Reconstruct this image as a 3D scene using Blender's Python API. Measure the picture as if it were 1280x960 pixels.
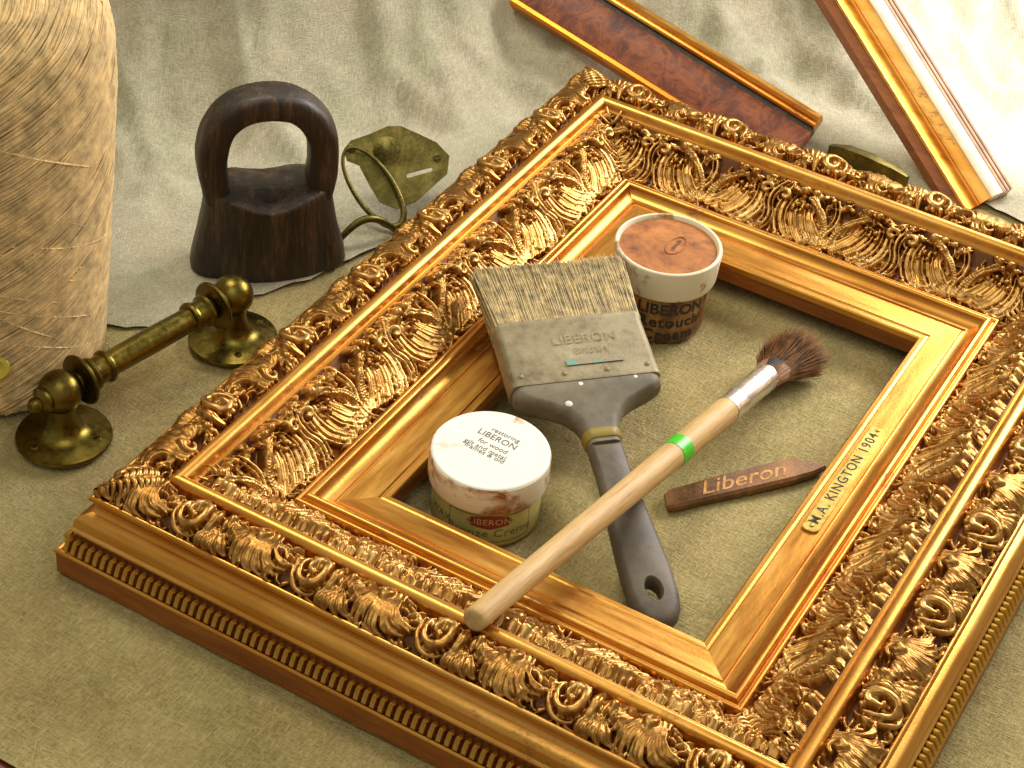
import bpy, bmesh, math, random
import numpy as np
from mathutils import Vector, Matrix, noise as mnoise

# ------------------------------------------------------------------ basics
S = 0.09                       # metres per working unit (half the width of the frame's opening)
scene = bpy.context.scene
for o in list(bpy.data.objects):
    bpy.data.objects.remove(o)
COL = scene.collection
PI = math.pi
random.seed(11)
rng = np.random.default_rng(7)

# ------------------------------------------------------------------ camera
cam_d = bpy.data.cameras.new('camera')
cam = bpy.data.objects.new('camera', cam_d)
COL.objects.link(cam)
RT = Vector((0.8622321, 0.5005977, 0.0771861))
DN = Vector((0.3713177, -0.5210639, -0.7685152))
FW = Vector((-0.3444980, 0.6912990, -0.6351588))
cp = Vector((3.263958, -8.787616, 8.022)) * S
cam.matrix_world = Matrix(((RT.x, -DN.x, -FW.x, cp.x), (RT.y, -DN.y, -FW.y, cp.y), (RT.z, -DN.z, -FW.z, cp.z), (0, 0, 0, 1)))
cam_d.sensor_width = 36.0
cam_d.lens = 2463.2 / 1280 * 36
cam_d.clip_start = 0.02
cam_d.clip_end = 50
scene.camera = cam

# ------------------------------------------------------------------ world + lamps + exposure
w = bpy.data.worlds.new('World'); scene.world = w; w.use_nodes = True
bg = w.node_tree.nodes['Background']
bg.inputs[0].default_value = (0.95, 0.88, 0.70, 1); bg.inputs[1].default_value = 0.44

def aim(o, tgt):
    d = Vector(tgt) * S - o.location
    o.rotation_euler = d.to_track_quat('-Z', 'Y').to_euler()

def area(name, loc, tgt, size, power, col, sy=None):
    l = bpy.data.lights.new(name, 'AREA'); l.size = size * S; l.energy = power; l.color = col
    if sy: l.shape = 'RECTANGLE'; l.size_y = sy * S
    o = bpy.data.objects.new(name, l); COL.objects.link(o); o.location = Vector(loc) * S; aim(o, tgt)
    return o
# window daylight from behind on the right, a room lamp high on the left, an added soft overhead fill lamp
area('window_light', (2.6, 9.4, 6.4), (0.4, 0.0, 0.2), 7.0, 14.0, (1.0, 0.94, 0.92), 3.4)
area('room_light', (-5.5, 1.0, 10.5), (-0.3, -0.2, 0.2), 3.6, 4.6, (1.0, 0.94, 0.80))
area('overhead_fill', (1.0, -6.0, 13.0), (0, 0, 0), 7.0, 2.6, (1.0, 0.96, 0.84))
sl = bpy.data.lights.new('window_beam', 'SPOT'); sl.energy = 60; sl.spot_size = math.radians(30); sl.spot_blend = 0.25; sl.shadow_soft_size = 0.02; sl.color = (.96, .98, 1)
so = bpy.data.objects.new('window_beam', sl); COL.objects.link(so); so.location = Vector((6.2, 3.6, 5.0)) * S; aim(so, (2.1, 5.6, 0.9))

vs = scene.view_settings
vs.view_transform = 'Standard'; vs.look = 'None'; vs.exposure = 0.06; vs.gamma = 1.0; vs.use_curve_mapping = False

# ------------------------------------------------------------------ materials
def lin(c):
    return tuple(((v / 255) / 12.92 if v / 255 <= 0.04045 else ((v / 255 + 0.055) / 1.055) ** 2.4) for v in c) + (1,)

class NT:
    def __init__(self, name):
        self.m = bpy.data.materials.new(name); self.m.use_nodes = True
        self.t = self.m.node_tree; self.b = self.t.nodes['Principled BSDF']
        self.tc = self.t.nodes.new('ShaderNodeTexCoord')
    def n(self, typ, **kw):
        x = self.t.nodes.new(typ)
        for k, v in kw.items(): setattr(x, k, v)
        return x
    def l(self, a, b): self.t.links.new(a, b)
    def mapped(self, scale=(1, 1, 1), rot=(0, 0, 0), src='Object'):
        mp = self.n('ShaderNodeMapping'); mp.inputs['Scale'].default_value = scale; mp.inputs['Rotation'].default_value = rot
        self.l(self.tc.outputs[src], mp.inputs['Vector']); return mp.outputs['Vector']
    def noise(self, scale, detail=4, rough=.55, vec=None, dist=0):
        x = self.n('ShaderNodeTexNoise'); x.inputs['Scale'].default_value = scale / S
        x.inputs['Detail'].default_value = detail; x.inputs['Roughness'].default_value = rough; x.inputs['Distortion'].default_value = dist
        self.l(vec if vec is not None else self.tc.outputs['Object'], x.inputs['Vector']); return x.outputs['Fac']
    def ramp(self, fac, stops):
        r = self.n('ShaderNodeValToRGB'); cr = r.color_ramp
        while len(cr.elements) < len(stops): cr.elements.new(.5)
        for e, (p, c) in zip(cr.elements, stops):
            e.position = p; e.color = c if isinstance(c, tuple) else (c, c, c, 1)
        self.l(fac, r.inputs[0]); return r.outputs[0]
    def mix(self, fac, a, b, mode='MIX'):
        x = self.n('ShaderNodeMix', data_type='RGBA', blend_type=mode)
        for s_, v in ((x.inputs[0], fac), (x.inputs[6], a), (x.inputs[7], b)):
            if hasattr(v, 'is_linked') or hasattr(v, 'links'): self.l(v, s_)
            else: s_.default_value = v
        return x.outputs[2]
    def setc(self, v): self.put('Base Color', v)
    def put(self, name, v):
        if hasattr(v, 'links'): self.l(v, self.b.inputs[name])
        else: self.b.inputs[name].default_value = v
    def bump(self, h, strength=.3, dist=.01):
        x = self.n('ShaderNodeBump'); x.inputs['Strength'].default_value = strength; x.inputs['Distance'].default_value = dist * S
        self.l(h, x.inputs['Height']); self.l(x.outputs[0], self.b.inputs['Normal'])
    def math(self, op, a, b=None):
        x = self.n('ShaderNodeMath', operation=op)
        for i, v in enumerate((a, b)):
            if v is None: continue
            if hasattr(v, 'links'): self.l(v, x.inputs[i])
            else: x.inputs[i].default_value = v
        return x.outputs[0]

M = {}
def gilt(name, c1, c2, c3, r0=.22, r1=.42, sc=2.2, bump=.15, metal=1.0, stretch=1.0, rub=False):
    t = NT(name)
    vv = t.mapped((stretch, 1, 1))
    a = t.noise(sc, 5, .6, vv); b = t.noise(sc * 7, 4, .65, vv)
    f = t.math('ADD', t.math('MULTIPLY', a, .6), t.math('MULTIPLY', b, .4))
    col = t.ramp(f, [(.33, lin(c1)), (.5, lin(c2)), (.67, lin(c3))])
    met = t.ramp(a, [(.38, metal[0]), (.55, metal[1])]) if isinstance(metal, tuple) else metal
    if rub:                       # leaf rubbed through to the red-brown bole in places
        rm = t.ramp(t.noise(sc * 2.2, 9, .78, t.mapped((max(stretch, .5), 1, 1))), [(.585, 0.0), (.66, 1.0)])
        col = t.mix(t.math('MULTIPLY', rm, .75), col, lin((132, 66, 30)))
        met = t.math('SUBTRACT', 1.0, t.math('MULTIPLY', rm, .6))
    t.setc(col); t.put('Metallic', met)
    t.put('Roughness', t.ramp(b, [(.3, r0), (.7, r1)]))
    t.bump(t.noise(sc * 20, 3, .6), bump, .006)
    M[name] = t.m
gilt('gilt_smooth', (184, 112, 42), (210, 152, 70), (226, 178, 102), .27, .43, 2.0, .1, 1.0, .12, True)
gilt('gilt_relief', (120, 80, 36), (174, 128, 66), (214, 176, 112), .30, .46, 3.4, .15, (.6, 1.0), 1.0, True)
gilt('gilt_orange', (186, 104, 30), (206, 128, 44), (222, 152, 64), .3, .45, 2.0, .1, 1.0, .12)
gilt('gilt_dull', (170, 128, 52), (204, 162, 80), (224, 188, 110), .26, .45, 4)
gilt('brass_old', (84, 74, 30), (108, 94, 40), (134, 116, 52), .24, .42, 3.5)
gilt('brass_plate', (150, 128, 62), (192, 164, 84), (214, 190, 112), .35, .5, 4, .05)
gilt('bronze_dark', (62, 56, 26), (98, 90, 46), (140, 126, 72), .3, .5, 6, .4)
gilt('silver', (214, 214, 210), (226, 226, 222), (236, 236, 234), .3, .42, 4, .05)
gilt('ferrule_metal', (104, 92, 66), (146, 134, 104), (170, 158, 126), .5, .7, 2.6, .3, .35)
gilt('copper_stick', (78, 52, 24), (112, 76, 36), (150, 104, 56), .35, .6, 5, .4, .35)

def wood(name, c1, c2, c3, rough=.5, stretch=(1, 8, 1), sc=2.0, bump=.2, coat=0):
    t = NT(name)
    v = t.mapped((stretch[0], stretch[1], stretch[2]))
    a = t.noise(sc, 6, .6, v, .6); b = t.noise(sc * 6, 4, .6, v)
    f = t.math('ADD', t.math('MULTIPLY', a, .6), t.math('MULTIPLY', b, .4))
    t.setc(t.ramp(f, [(.33, lin(c1)), (.5, lin(c2)), (.67, lin(c3))]))
    t.put('Roughness', rough); t.put('Coat Weight', coat)
    t.bump(b, bump, .008)
    M[name] = t.m
wood('bole_side', (108, 56, 16), (138, 76, 24), (160, 98, 40), .38, (.5, 3, 3))
wood('dark_wood', (17, 12, 7), (42, 29, 16), (92, 66, 40), .5, (6, 6, .6), 2.2, .5, .05)
wood('handle_wood', (162, 126, 70), (196, 160, 102), (212, 180, 126), .55, (9, 9, .7), 1.5, .25)
wood('table_wood', (70, 30, 14), (100, 48, 22), (130, 66, 30), .45, (1, 6, 1), 1.0)

def burl():
    t = NT('burl_veneer')
    a = t.noise(5, 7, .7, None, 1.4)
    t.setc(t.ramp(a, [(.3, lin((54, 22, 8))), (.47, lin((112, 52, 20))), (.6, lin((152, 82, 34))), (.72, lin((90, 40, 16)))]))
    t.put('Roughness', .5); M['burl_veneer'] = t.m
burl()

def cloth(name, c1, c2, c3, weave=.018, bump=.5, rough=.95):
    t = NT(name)
    def thread(sc):
        mp = t.n('ShaderNodeMapping'); mp.inputs['Scale'].default_value = sc; t.l(t.tc.outputs['UV'], mp.inputs['Vector'])
        return t.noise(1.0 / weave, 2, .55, mp.outputs['Vector'])
    wv = t.math('MAXIMUM', thread((1.5, .2, 1)), thread((.2, 1.6, 1)))
    wv = t.ramp(wv, [(.42, 0.0), (.72, 1.0)])
    big = t.noise(.9, 5, .6); mid = t.noise(9, 4, .7); fine = t.noise(48, 2, .7)
    f = t.math('ADD', t.math('MULTIPLY', big, .45), t.math('ADD', t.math('MULTIPLY', mid, .2), t.math('MULTIPLY', fine, .35)))
    base = t.ramp(f, [(.38, lin(c1)), (.5, lin(c2)), (.62, lin(c3))])
    hue = t.noise(1.7, 4, .6, t.mapped((1, 1, 1), (0, 0, 1.0)))
    base = t.mix(.55, base, t.ramp(hue, [(.40, (.86, .93, .80, 1)), (.5, (.94, .92, .88, 1)), (.60, (1, .90, .82, 1))]), 'MULTIPLY')
    t.setc(t.mix(.36, base, t.ramp(wv, [(.1, lin(c1)), (.8, lin(c3))])))
    t.put('Roughness', rough); t.put('Sheen Weight', .15); t.put('Specular IOR Level', .2)
    t.bump(t.math('ADD', t.math('MULTIPLY', wv, .6), fine), bump, .012)
    M[name] = t.m
cloth('olive_cloth', (130, 115, 68), (168, 152, 98), (196, 180, 126), .018, .9)
cloth('pale_linen', (138, 135, 110), (171, 166, 141), (194, 187, 165), .016, .45)

def stained(name, base, stain, lo, hi, sc, rough=.4, axis=None):
    t = NT(name)
    n_ = t.noise(sc, 6, .62, None, .6)
    if axis is not None:      # wax crusted where the lid meets the jar / on one half of the lid
        sep = t.n('ShaderNodeSeparateXYZ'); t.l(t.tc.outputs['Object'], sep.inputs[0])
        ax, k, off = axis
        n_ = t.math('ADD', n_, t.math('MULTIPLY', t.math('SUBTRACT', sep.outputs[ax], off * S), k / S))
    f = t.ramp(n_, [(lo, 0.0), (hi, 1.0)])
    fine = t.noise(sc * 6, 4, .6)
    col = t.mix(f, lin(base), t.ramp(fine, [(.3, lin(stain[0])), (.5, lin(stain[1])), (.7, lin(stain[2]))]))
    t.setc(col); t.put('Roughness', rough); t.bump(t.math('ADD', fine, f), .12, .01); M[name] = t.m
def plain(name, c, rough=.5, metal=0, var=.12, sc=6, bump=.05):
    t = NT(name); c = lin(c)
    lo = tuple(v * (1 - var * 2) for v in c[:3]) + (1,); hi = tuple(min(1, v * (1 + var)) for v in c[:3]) + (1,)
    t.setc(t.ramp(t.noise(sc, 5, .65), [(.3, lo), (.7, hi)])); t.put('Roughness', rough); t.put('Metallic', metal)
    t.bump(t.noise(sc * 5, 3), bump, .006); M[name] = t.m
plain('relief_low_brown', (98, 56, 16), .55, .5, .2, 8)
plain('jar_label', (186, 176, 104), .5, 0, .12, 7)
plain('label_red', (150, 44, 30), .5)
plain('label_line', (112, 108, 58), .6)
plain('ink', (50, 44, 32), .7)
plain('ink_soft', (96, 92, 84), .8)
plain('plastic_grey', (114, 105, 86), .6, 0, .28, 4, .15)
plain('plastic_dark', (100, 90, 74), .55, 0, .25, 4, .15)
plain('yellow_band', (150, 128, 50), .5)
plain('faded_gold', (160, 146, 104), .6, 0, .3, 30)
plain('green_band', (70, 190, 40), .35, 0, .05)
stained('label_teal', (112, 152, 136), ((130, 124, 100), (146, 136, 108), (160, 150, 120)), .46, .54, 9, .6)
plain('paint_white', (226, 222, 208), .5)
plain('gold_ink', (196, 142, 74), .45, .4, .3, 20)
plain('bristle_pale', (190, 168, 114), .6, 0, .35, 14)
plain('bristle_core', (142, 124, 80), .7, 0, .25, 14)
plain('bristle_brown', (150, 104, 62), .6, 0, .4, 14)
plain('bristle_dark', (44, 28, 18), .7, 0, .3, 14)
plain('twine', (224, 194, 138), .85, 0, .25, 9, .2)
plain('twine_core', (168, 138, 90), .9, 0, .2, 9, .2)
plain('cap_gold', (206, 186, 70), .4, .4)
plain('red_line', (168, 52, 48), .4)
plain('gilt_glare', (238, 226, 200), .35)  # strong light on the gilt reeded edge, put into the colour

stained('lid_white', (234, 232, 222), ((150, 100, 60), (190, 150, 104), (214, 190, 150)), .60, .70, 3.0, .38)
stained('lid_side', (226, 216, 190), ((110, 58, 24), (150, 92, 44), (190, 140, 86)), .48, .60, 3.4, .45)
stained('lid_wax', (188, 120, 56), ((62, 30, 14), (122, 66, 28), (158, 92, 42)), .38, .66, 3.6, .5)
stained('rim_cream', (226, 216, 186), ((110, 64, 30), (166, 118, 66), (196, 160, 100)), .52, .64, 5.0, .45)
stained('jar_brown', (176, 132, 74), ((54, 30, 14), (96, 56, 26), (136, 86, 44)), .38, .60, 3.0, .4)

# ------------------------------------------------------------------ mesh helpers (working units -> metres in obj())
class MB:
    def __init__(self): self.v = []; self.f = []; self.uv = None
    def add(self, verts, faces):
        o = len(self.v); self.v += [tuple(p) for p in verts]; self.f += [tuple(i + o for i in f) for f in faces]; return self
    def box(self, x0, x1, y0, y1, z0, z1):
        return self.add([(x, y, z) for x in (x0, x1) for y in (y0, y1) for z in (z0, z1)],
                        [(0, 1, 3, 2), (4, 6, 7, 5), (0, 4, 5, 1), (2, 3, 7, 6), (0, 2, 6, 4), (1, 5, 7, 3)])
    def lathe(self, prof, n=48, mat=None, close=False):
        vs_ = []; fs = []
        for r, z in prof:
            for i in range(n):
                a = 2 * PI * i / n; p = Vector((r * math.cos(a), r * math.sin(a), z)); vs_.append(mat @ p if mat else p)
        m = len(prof)
        for j in range(m - 1):
            for i in range(n):
                k = (i + 1) % n; fs.append((j * n + i, j * n + k, (j + 1) * n + k, (j + 1) * n + i))
        fs.append(tuple(range(n - 1, -1, -1))); fs.append(tuple((m - 1) * n + i for i in range(n)))
        return self.add(vs_, fs)
    def tube(self, pts, rad, n=8, flat=1.0, up=(0, 0, 1), cap=True):
        pts = [Vector(p) for p in pts]; m = len(pts); up = Vector(up); vs_ = []; fs = []
        for i, p in enumerate(pts):
            t = (pts[min(i + 1, m - 1)] - pts[max(i - 1, 0)]).normalized()
            sd = t.cross(up)
            if sd.length < 1e-4: sd = t.cross(Vector((1, 0, 0)))
            sd.normalize(); nn = sd.cross(t)
            r = rad[i] if hasattr(rad, '__len__') else rad
            for k in range(n):
                a = 2 * PI * k / n; vs_.append(p + sd * (r * math.cos(a)) + nn * (r * flat * math.sin(a)))
        for j in range(m - 1):
            for i in range(n):
                k = (i + 1) % n; fs.append((j * n + i, j * n + k, (j + 1) * n + k, (j + 1) * n + i))
        if cap: fs.append(tuple(range(n - 1, -1, -1))); fs.append(tuple((m - 1) * n + i for i in range(n)))
        return self.add(vs_, fs)
    def loft(self, rings, cap=True):
        n = len(rings[0]); vs_ = [p for r in rings for p in r]; fs = []
        for j in range(len(rings) - 1):
            for i in range(n):
                k = (i + 1) % n; fs.append((j * n + i, j * n + k, (j + 1) * n + k, (j + 1) * n + i))
        if cap: fs.append(tuple(range(n - 1, -1, -1))); fs.append(tuple((len(rings) - 1) * n + i for i in range(n)))
        return self.add(vs_, fs)

def build_mesh(name, mb, smooth=35, bevel=0):
    me = bpy.data.meshes.new(name)
    v = np.array([tuple(p) for p in mb.v], float) * S
    me.from_pydata(v.tolist(), [], mb.f)
    bm = bmesh.new(); bm.from_mesh(me); bmesh.ops.recalc_face_normals(bm, faces=bm.faces)
    if bevel:
        es = [e for e in bm.edges if len(e.link_faces) == 2 and e.calc_face_angle(0) > math.radians(40)]
        bmesh.ops.bevel(bm, geom=es, offset=bevel * S, segments=2, profile=.6, affect='EDGES')
    bm.to_mesh(me); bm.free()
    if smooth is not None:
        me.polygons.foreach_set('use_smooth', [True] * len(me.polygons))
        me.set_sharp_from_angle(angle=math.radians(smooth))
    if mb.uv is not None:
        uvl = me.uv_layers.new(name='UVMap')
        idx = np.zeros(len(me.loops), int); me.loops.foreach_get('vertex_index', idx)
        uvl.data.foreach_set('uv', (np.array(mb.uv)[idx] * S).ravel())
    return me

def link(name, data, parent=None, loc=(0, 0, 0), rot=(0, 0, 0)):
    o = bpy.data.objects.new(name, data); COL.objects.link(o)
    o.location = Vector(loc) * S; o.rotation_euler = rot
    if parent is not None: o.parent = parent
    return o

def obj(name, mb, mat, parent=None, loc=(0, 0, 0), rot=(0, 0, 0), smooth=35, bevel=0):
    me = mb if isinstance(mb, bpy.types.Mesh) else build_mesh(name, mb, smooth, bevel)
    if not me.materials: me.materials.append(M[mat])
    return link(name, me, parent, loc, rot)

def tag(o, label=None, cat=None, group=None, kind=None):
    for k, v in (('label', label), ('category', cat), ('group', group), ('kind', kind)):
        if v: o[k] = v
    return o

def thing(name, label, cat, loc=(0, 0, 0), rot=(0, 0, 0), group=None):
    o = bpy.data.objects.new(name, None); COL.objects.link(o); o.empty_display_size = .02
    o.location = Vector(loc) * S; o.rotation_euler = rot
    return tag(o, label, cat, group)

def text_pts(s, size, spacing=1.0, bold=0.0):
    """triangulated flat lettering, centred on the origin, in working units"""
    cu = bpy.data.curves.new('t', 'FONT'); cu.body = s; cu.size = 1.0; cu.align_x = 'CENTER'; cu.align_y = 'CENTER'; cu.space_character = spacing
    cu.resolution_u = 3; cu.offset = bold
    o = bpy.data.objects.new('t', cu); COL.objects.link(o)
    dg = bpy.context.evaluated_depsgraph_get(); me = bpy.data.meshes.new_from_object(o.evaluated_get(dg))
    v = np.array([tuple(p.co) for p in me.vertices]) * size; f = [tuple(p.vertices) for p in me.polygons]
    bpy.data.objects.remove(o); bpy.data.meshes.remove(me); bpy.data.curves.remove(cu)
    return v, f

def bez(p0, p1, p2, n=24):
    t = np.linspace(0, 1, n)[:, None]; p0, p1, p2 = map(np.array, (p0, p1, p2))
    return (1 - t) ** 2 * p0 + 2 * t * (1 - t) * p1 + t ** 2 * p2

# ------------------------------------------------------------------ the surface and the backdrop
def fbm(x, y, z=0.0, o=3): return mnoise.fractal(Vector((x, y, z)), 1.0, 2.0, o)

HV = np.array([-.446, .895]); UV_ = np.array([.895, .446])
def interp(x, xs, ys): return float(np.interp(x, xs, ys))
def apron_edge(u):
    return sum(interp(u + d, (-9, -4.1, -3.78, -3.5, -2.9, -2.2, -1, .5, 3, 7), (.1, .35, .45, .6, .95, 1.5, 3.15, 3.35, 2.9, 2.2)) for d in (-.4, -.2, 0, .2, .4)) / 5 + .14 * mnoise.fractal(Vector((u * 2, 0, 5)), 1.0, 2.0, 3)
def ground():
    mb = MB(); uv = []; n = 220; fs = []
    xs = np.linspace(-9, 7, n); ys = np.linspace(-4.143, 11, n)
    for y in ys:
        for x in xs:
            z = .012 * fbm(x * .9, y * .9, 3) + .006 * fbm(x * 3, y * 3, 9) + .016 * max(0, 1 - abs(fbm(x * .8 + y * .3, y * .5, 17, 2)) * 6) ** 2
            k = max(0, x - 2.35) * min(1, max(0, (x - 2.35) / .5))    # loose ripples right of the frame
            z += .05 * min(1, k) * math.sin(4.5 * (y * .9 + x * .35) + 1.5 * fbm(x, y, 1))
            u_, d_ = .895 * x + .446 * y, -.446 * x + .895 * y
            z -= .07 * min(1, max(0, (d_ - apron_edge(u_) - .08) / .3))          # tucked under the pale cloth
            mb.v.append((x, y, min(z, .06) - .02)); uv.append((x, y))
    for j in range(n - 1):
        for i in range(n - 1):
            a = j * n + i; fs.append((a, a + 1, a + n + 1, a + n))
    mb.f = fs; mb.uv = uv
    o = obj('ground_cloth', mb, 'olive_cloth', smooth=180); tag(o, kind='structure')
    t = MB().box(-9, 7, -9, 11, -.5, -.06); o = obj('table_top', t, 'table_wood', smooth=None); tag(o, kind='structure')
ground()

def backdrop():
    mb = MB(); uv = []; nu = 260
    rows_a, rows_b, rows_c = 70, 40, 60
    us = np.linspace(-8.5, 6.5, nu)
    def sm(u, xs, ys): return sum(interp(u + d, xs, ys) for d in (-.4, -.2, 0, .2, .4)) / 5
    for u in us:
        e = apron_edge(u)
        st = sm(u, (-9, -5, -3.6, -2.6, -1.6, -.5, 1, 2.2, 4, 7), (1.2, 1.7, 2.0, 2.5, 3.35, 3.75, 4.1, 4.4, 4.3, 3.9))
        R = 1.5
        pts = []
        for i in range(rows_a): pts.append((e + (st - e) * i / rows_a, .004, 0))
        for i in range(rows_b): th = math.radians(72) * i / rows_b; pts.append((st + R * math.sin(th), R * (1 - math.cos(th)), th))
        th = math.radians(72); q0 = st + R * math.sin(th); z0 = R * (1 - math.cos(th))
        for i in range(rows_c): L = 1.4 * i / (rows_c - 1); pts.append((q0 + L * math.cos(th), z0 + L * math.sin(th), th))
        arc = 0; prev = None
        for dp, z, th in pts:
            if prev: arc += math.hypot(dp - prev[0], z - prev[1])
            prev = (dp, z)
            k = min(1, max(0, (dp - st + .9) / 1.2)); k = k * k * (3 - 2 * k)
            ridge = lambda a: (1 - abs(a)) ** 3
            g = .11 * fbm(u * .8 + .35 * z, dp * .35 - .3 * u, 2) + .05 * ridge(min(1, abs(fbm(u * .9 + .5 * dp, dp * .5, 7) * 1.6))) + .035 * math.sin(5.2 * u + 1.1 * dp + 2.5 * fbm(u * .6, dp * .5, 4)) + .012 * fbm(u * 5, dp * 4, 12)
            cr_ = lambda f_, z_: max(0, 1 - abs(fbm(u * f_ + .4 * dp, dp * f_ * .55 - .3 * u, z_, 2)) * 4.5) ** 2
            g += .030 * cr_(.9, 21) + .020 * cr_(1.7, 33) - .022 * cr_(1.3, 45)
            g2 = .012 * fbm(u * 2.2, dp * 2.2, 8)
            off = k * g * 1.45 + (1 - k) * g2
            dq = dp - off * math.sin(th); zz = z + off * math.cos(th)
            p = HV * dq + UV_ * u
            if th == 0: zz = .012 + max(off, 0) ** 1.2 * .9 + (.004 if k > 0 else 0) * k + (1 - k) * g2 * .6
            mb.v.append((p[0], p[1], zz)); uv.append((u, arc))
    m = rows_a + rows_b + rows_c; fs = []
    for j in range(nu - 1):
        for i in range(m - 1):
            a = j * m + i; fs.append((a, a + m, a + m + 1, a + 1))
    mb.f = fs; mb.uv = uv
    o = obj('backdrop_cloth', mb, 'pale_linen', smooth=180); tag(o, kind='structure')
backdrop()

# ------------------------------------------------------------------ the ornate frame
A, B = 1.0, 1.6264
SIDES = {'F': (A, (0, -B, 0), 0), 'R': (B, (A, 0, 0), PI / 2), 'T': (A, (0, B, 0), PI), 'L': (B, (-A, 0, 0), -PI / 2)}

def arc_pts(c, r, a0, a1, n):
    return [(c[0] + r * math.cos(math.radians(a0 + (a1 - a0) * i / n)), c[1] + r * math.sin(math.radians(a0 + (a1 - a0) * i / n))) for i in range(n + 1)]

P_CORE = [(.02, .10), (.01, .2), (.06, .235), (.40, .27), (.46, .30), (.80, .52), (.93, .54), (1.13, .49), (1.16, .45), (1.18, .30), (1.262, .275), (1.322, .158), (1.348, .155), (1.348, .004), (1.22, .004), (.30, .05)]
P_SIGHT = [(.012, .20), (0.0, .215), (0.0, .256), (.008, .265), (.035, .268), (.045, .262), (.052, .262), (.06, .272), (.215, .284), (.222, .276), (.232, .276), (.238, .288), (.25, .289), (.275, .294), (.298, .308), (.312, .326), (.318, .340)] \
    + arc_pts((.342, .340), .024, 170, 10, 8) + [(.368, .330), (.374, .326)] + arc_pts((.392, .328), .014, 160, 10, 5) + [(.411, .318), (.418, .30), (.418, .262), (.30, .24)]
P_BEAD = [(.775, .50), (.778, .545), (.785, .556), (.800, .560), (.808, .556), (.812, .562)] + arc_pts((.862, .572), .046, 175, 10, 14) + [(.913, .562), (.92, .55), (.922, .51)]
P_OUT = [(1.15, .47), (1.162, .512), (1.170, .525)] + arc_pts((1.188, .525), .018, 150, -10, 8) + [(1.206, .514), (1.198, .504), (1.184, .488), (1.177, .465), (1.182, .440), (1.194, .424), (1.220, .417), (1.246, .406), (1.263, .386), (1.271, .356), (1.272, .330), (1.280, .324), (1.287, .316), (1.287, .304), (1.276, .292), (1.15, .288)]

def sweep_profile(prof, H):
    mb = MB(); n = len(prof)
    for sgn in (-1, 1):
        for d, z in prof: mb.v.append((sgn * (H + d), -d, z))
    for i in range(n):
        k = (i + 1) % n; mb.f.append((i, k, n + k, n + i))
    mb.f.append(tuple(range(n))); mb.f.append(tuple(n + i for i in range(n - 1, -1, -1)))
    return mb

# ---- relief carving: strokes pressed into a height grid
class Relief:
    def __init__(self, P, W, nx, ny):
        self.P, self.W = P, W
        self.s, self.v = np.meshgrid(np.linspace(0, P, nx), np.linspace(0, W, ny), indexing='ij')
        self.h = np.zeros_like(self.s)
    def stroke(self, pts, w, top, k=None, groove=0.0):
        pts = np.asarray(pts); n = len(pts)
        wv = np.interp(np.linspace(0, 1, n), np.linspace(0, 1, len(w)), w) if hasattr(w, '__len__') else np.full(n, w)
        tv = np.interp(np.linspace(0, 1, n), np.linspace(0, 1, len(top)), top) if hasattr(top, '__len__') else np.full(n, top)
        for sh in (-self.P, 0, self.P):
            q = pts + np.array([sh, 0]); m = wv.max()
            i0 = np.searchsorted(self.s[:, 0], q[:, 0].min() - m); i1 = np.searchsorted(self.s[:, 0], q[:, 0].max() + m)
            if i1 <= i0: continue
            ss = self.s[i0:i1, :, None]; vv = self.v[i0:i1, :, None]
            rho = np.sqrt((ss - q[:, 0]) ** 2 + (vv - q[:, 1]) ** 2) / wv
            j = rho.argmin(2); r = np.take_along_axis(rho, j[..., None], 2)[..., 0]
            kk = wv[j] * 1.05 if k is None else k
            z = tv[j] - kk * (1 - np.sqrt(np.clip(1 - r * r, 0, 1)))
            if groove: z -= groove * tv[j] * np.exp(-(r / .22) ** 2)
            z = np.where(r < 1, z, 0)
            self.h[i0:i1] = np.maximum(self.h[i0:i1], z)
    def ball(self, s, v, r, top): self.stroke([(s, v), (s + 1e-4, v)], r, top, r * 1.3)
    def spiral(self, c, r0, r1, a0, a1, w, top, n=40, flip=1):
        t = np.linspace(0, 1, n); a = np.radians(a0 + (a1 - a0) * t); r = r0 + (r1 - r0) * t
        self.stroke(np.stack([c[0] + flip * r * np.cos(a), c[1] + r * np.sin(a)], 1), w, top)
    def fill(self, n, g, v0, v1, ang, wd, top, ln):
        """a bed of small overlapping leaflets under the main ornament"""
        for _ in range(n):
            s_, v_ = g.uniform(0, self.P), g.uniform(v0, v1); a = ang(s_, v_) + g.gauss(0, .35); L = g.uniform(*ln); b = a + g.choice((-1, 1)) * g.uniform(.5, 1.1)
            w_ = g.uniform(*wd); t_ = g.uniform(*top)
            self.stroke(bez((s_, v_), (s_ + .55 * L * math.cos(a), v_ + .55 * L * math.sin(a)), (s_ + .55 * L * math.cos(a) + .5 * L * math.cos(b), v_ + .55 * L * math.sin(a) + .5 * L * math.sin(b)), 12), (w_ * .6, w_, w_ * .5), (t_ * .8, t_, t_ * .6))
    def finish(self, blur=1):
        for _ in range(blur):
            h = np.pad(self.h, ((1, 1), (1, 1)), mode='edge'); h[0, :] = h[-3, :]; h[-1, :] = h[2, :]
            self.h = (h[1:-1, 1:-1] * 4 + h[:-2, 1:-1] + h[2:, 1:-1] + h[1:-1, :-2] + h[1:-1, 2:]) / 8
        tp = np.clip((self.W - self.v) / .03, 0, 1) * np.clip(self.v / .014, 0, 1); self.h = self.h * .70 * (.06 + .94 * tp * tp * (3 - 2 * tp))
        e = self.h; m = .5 * (e[0] + e[-1]); e[0] = m; e[-1] = m      # seamless repeat
        return self

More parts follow.
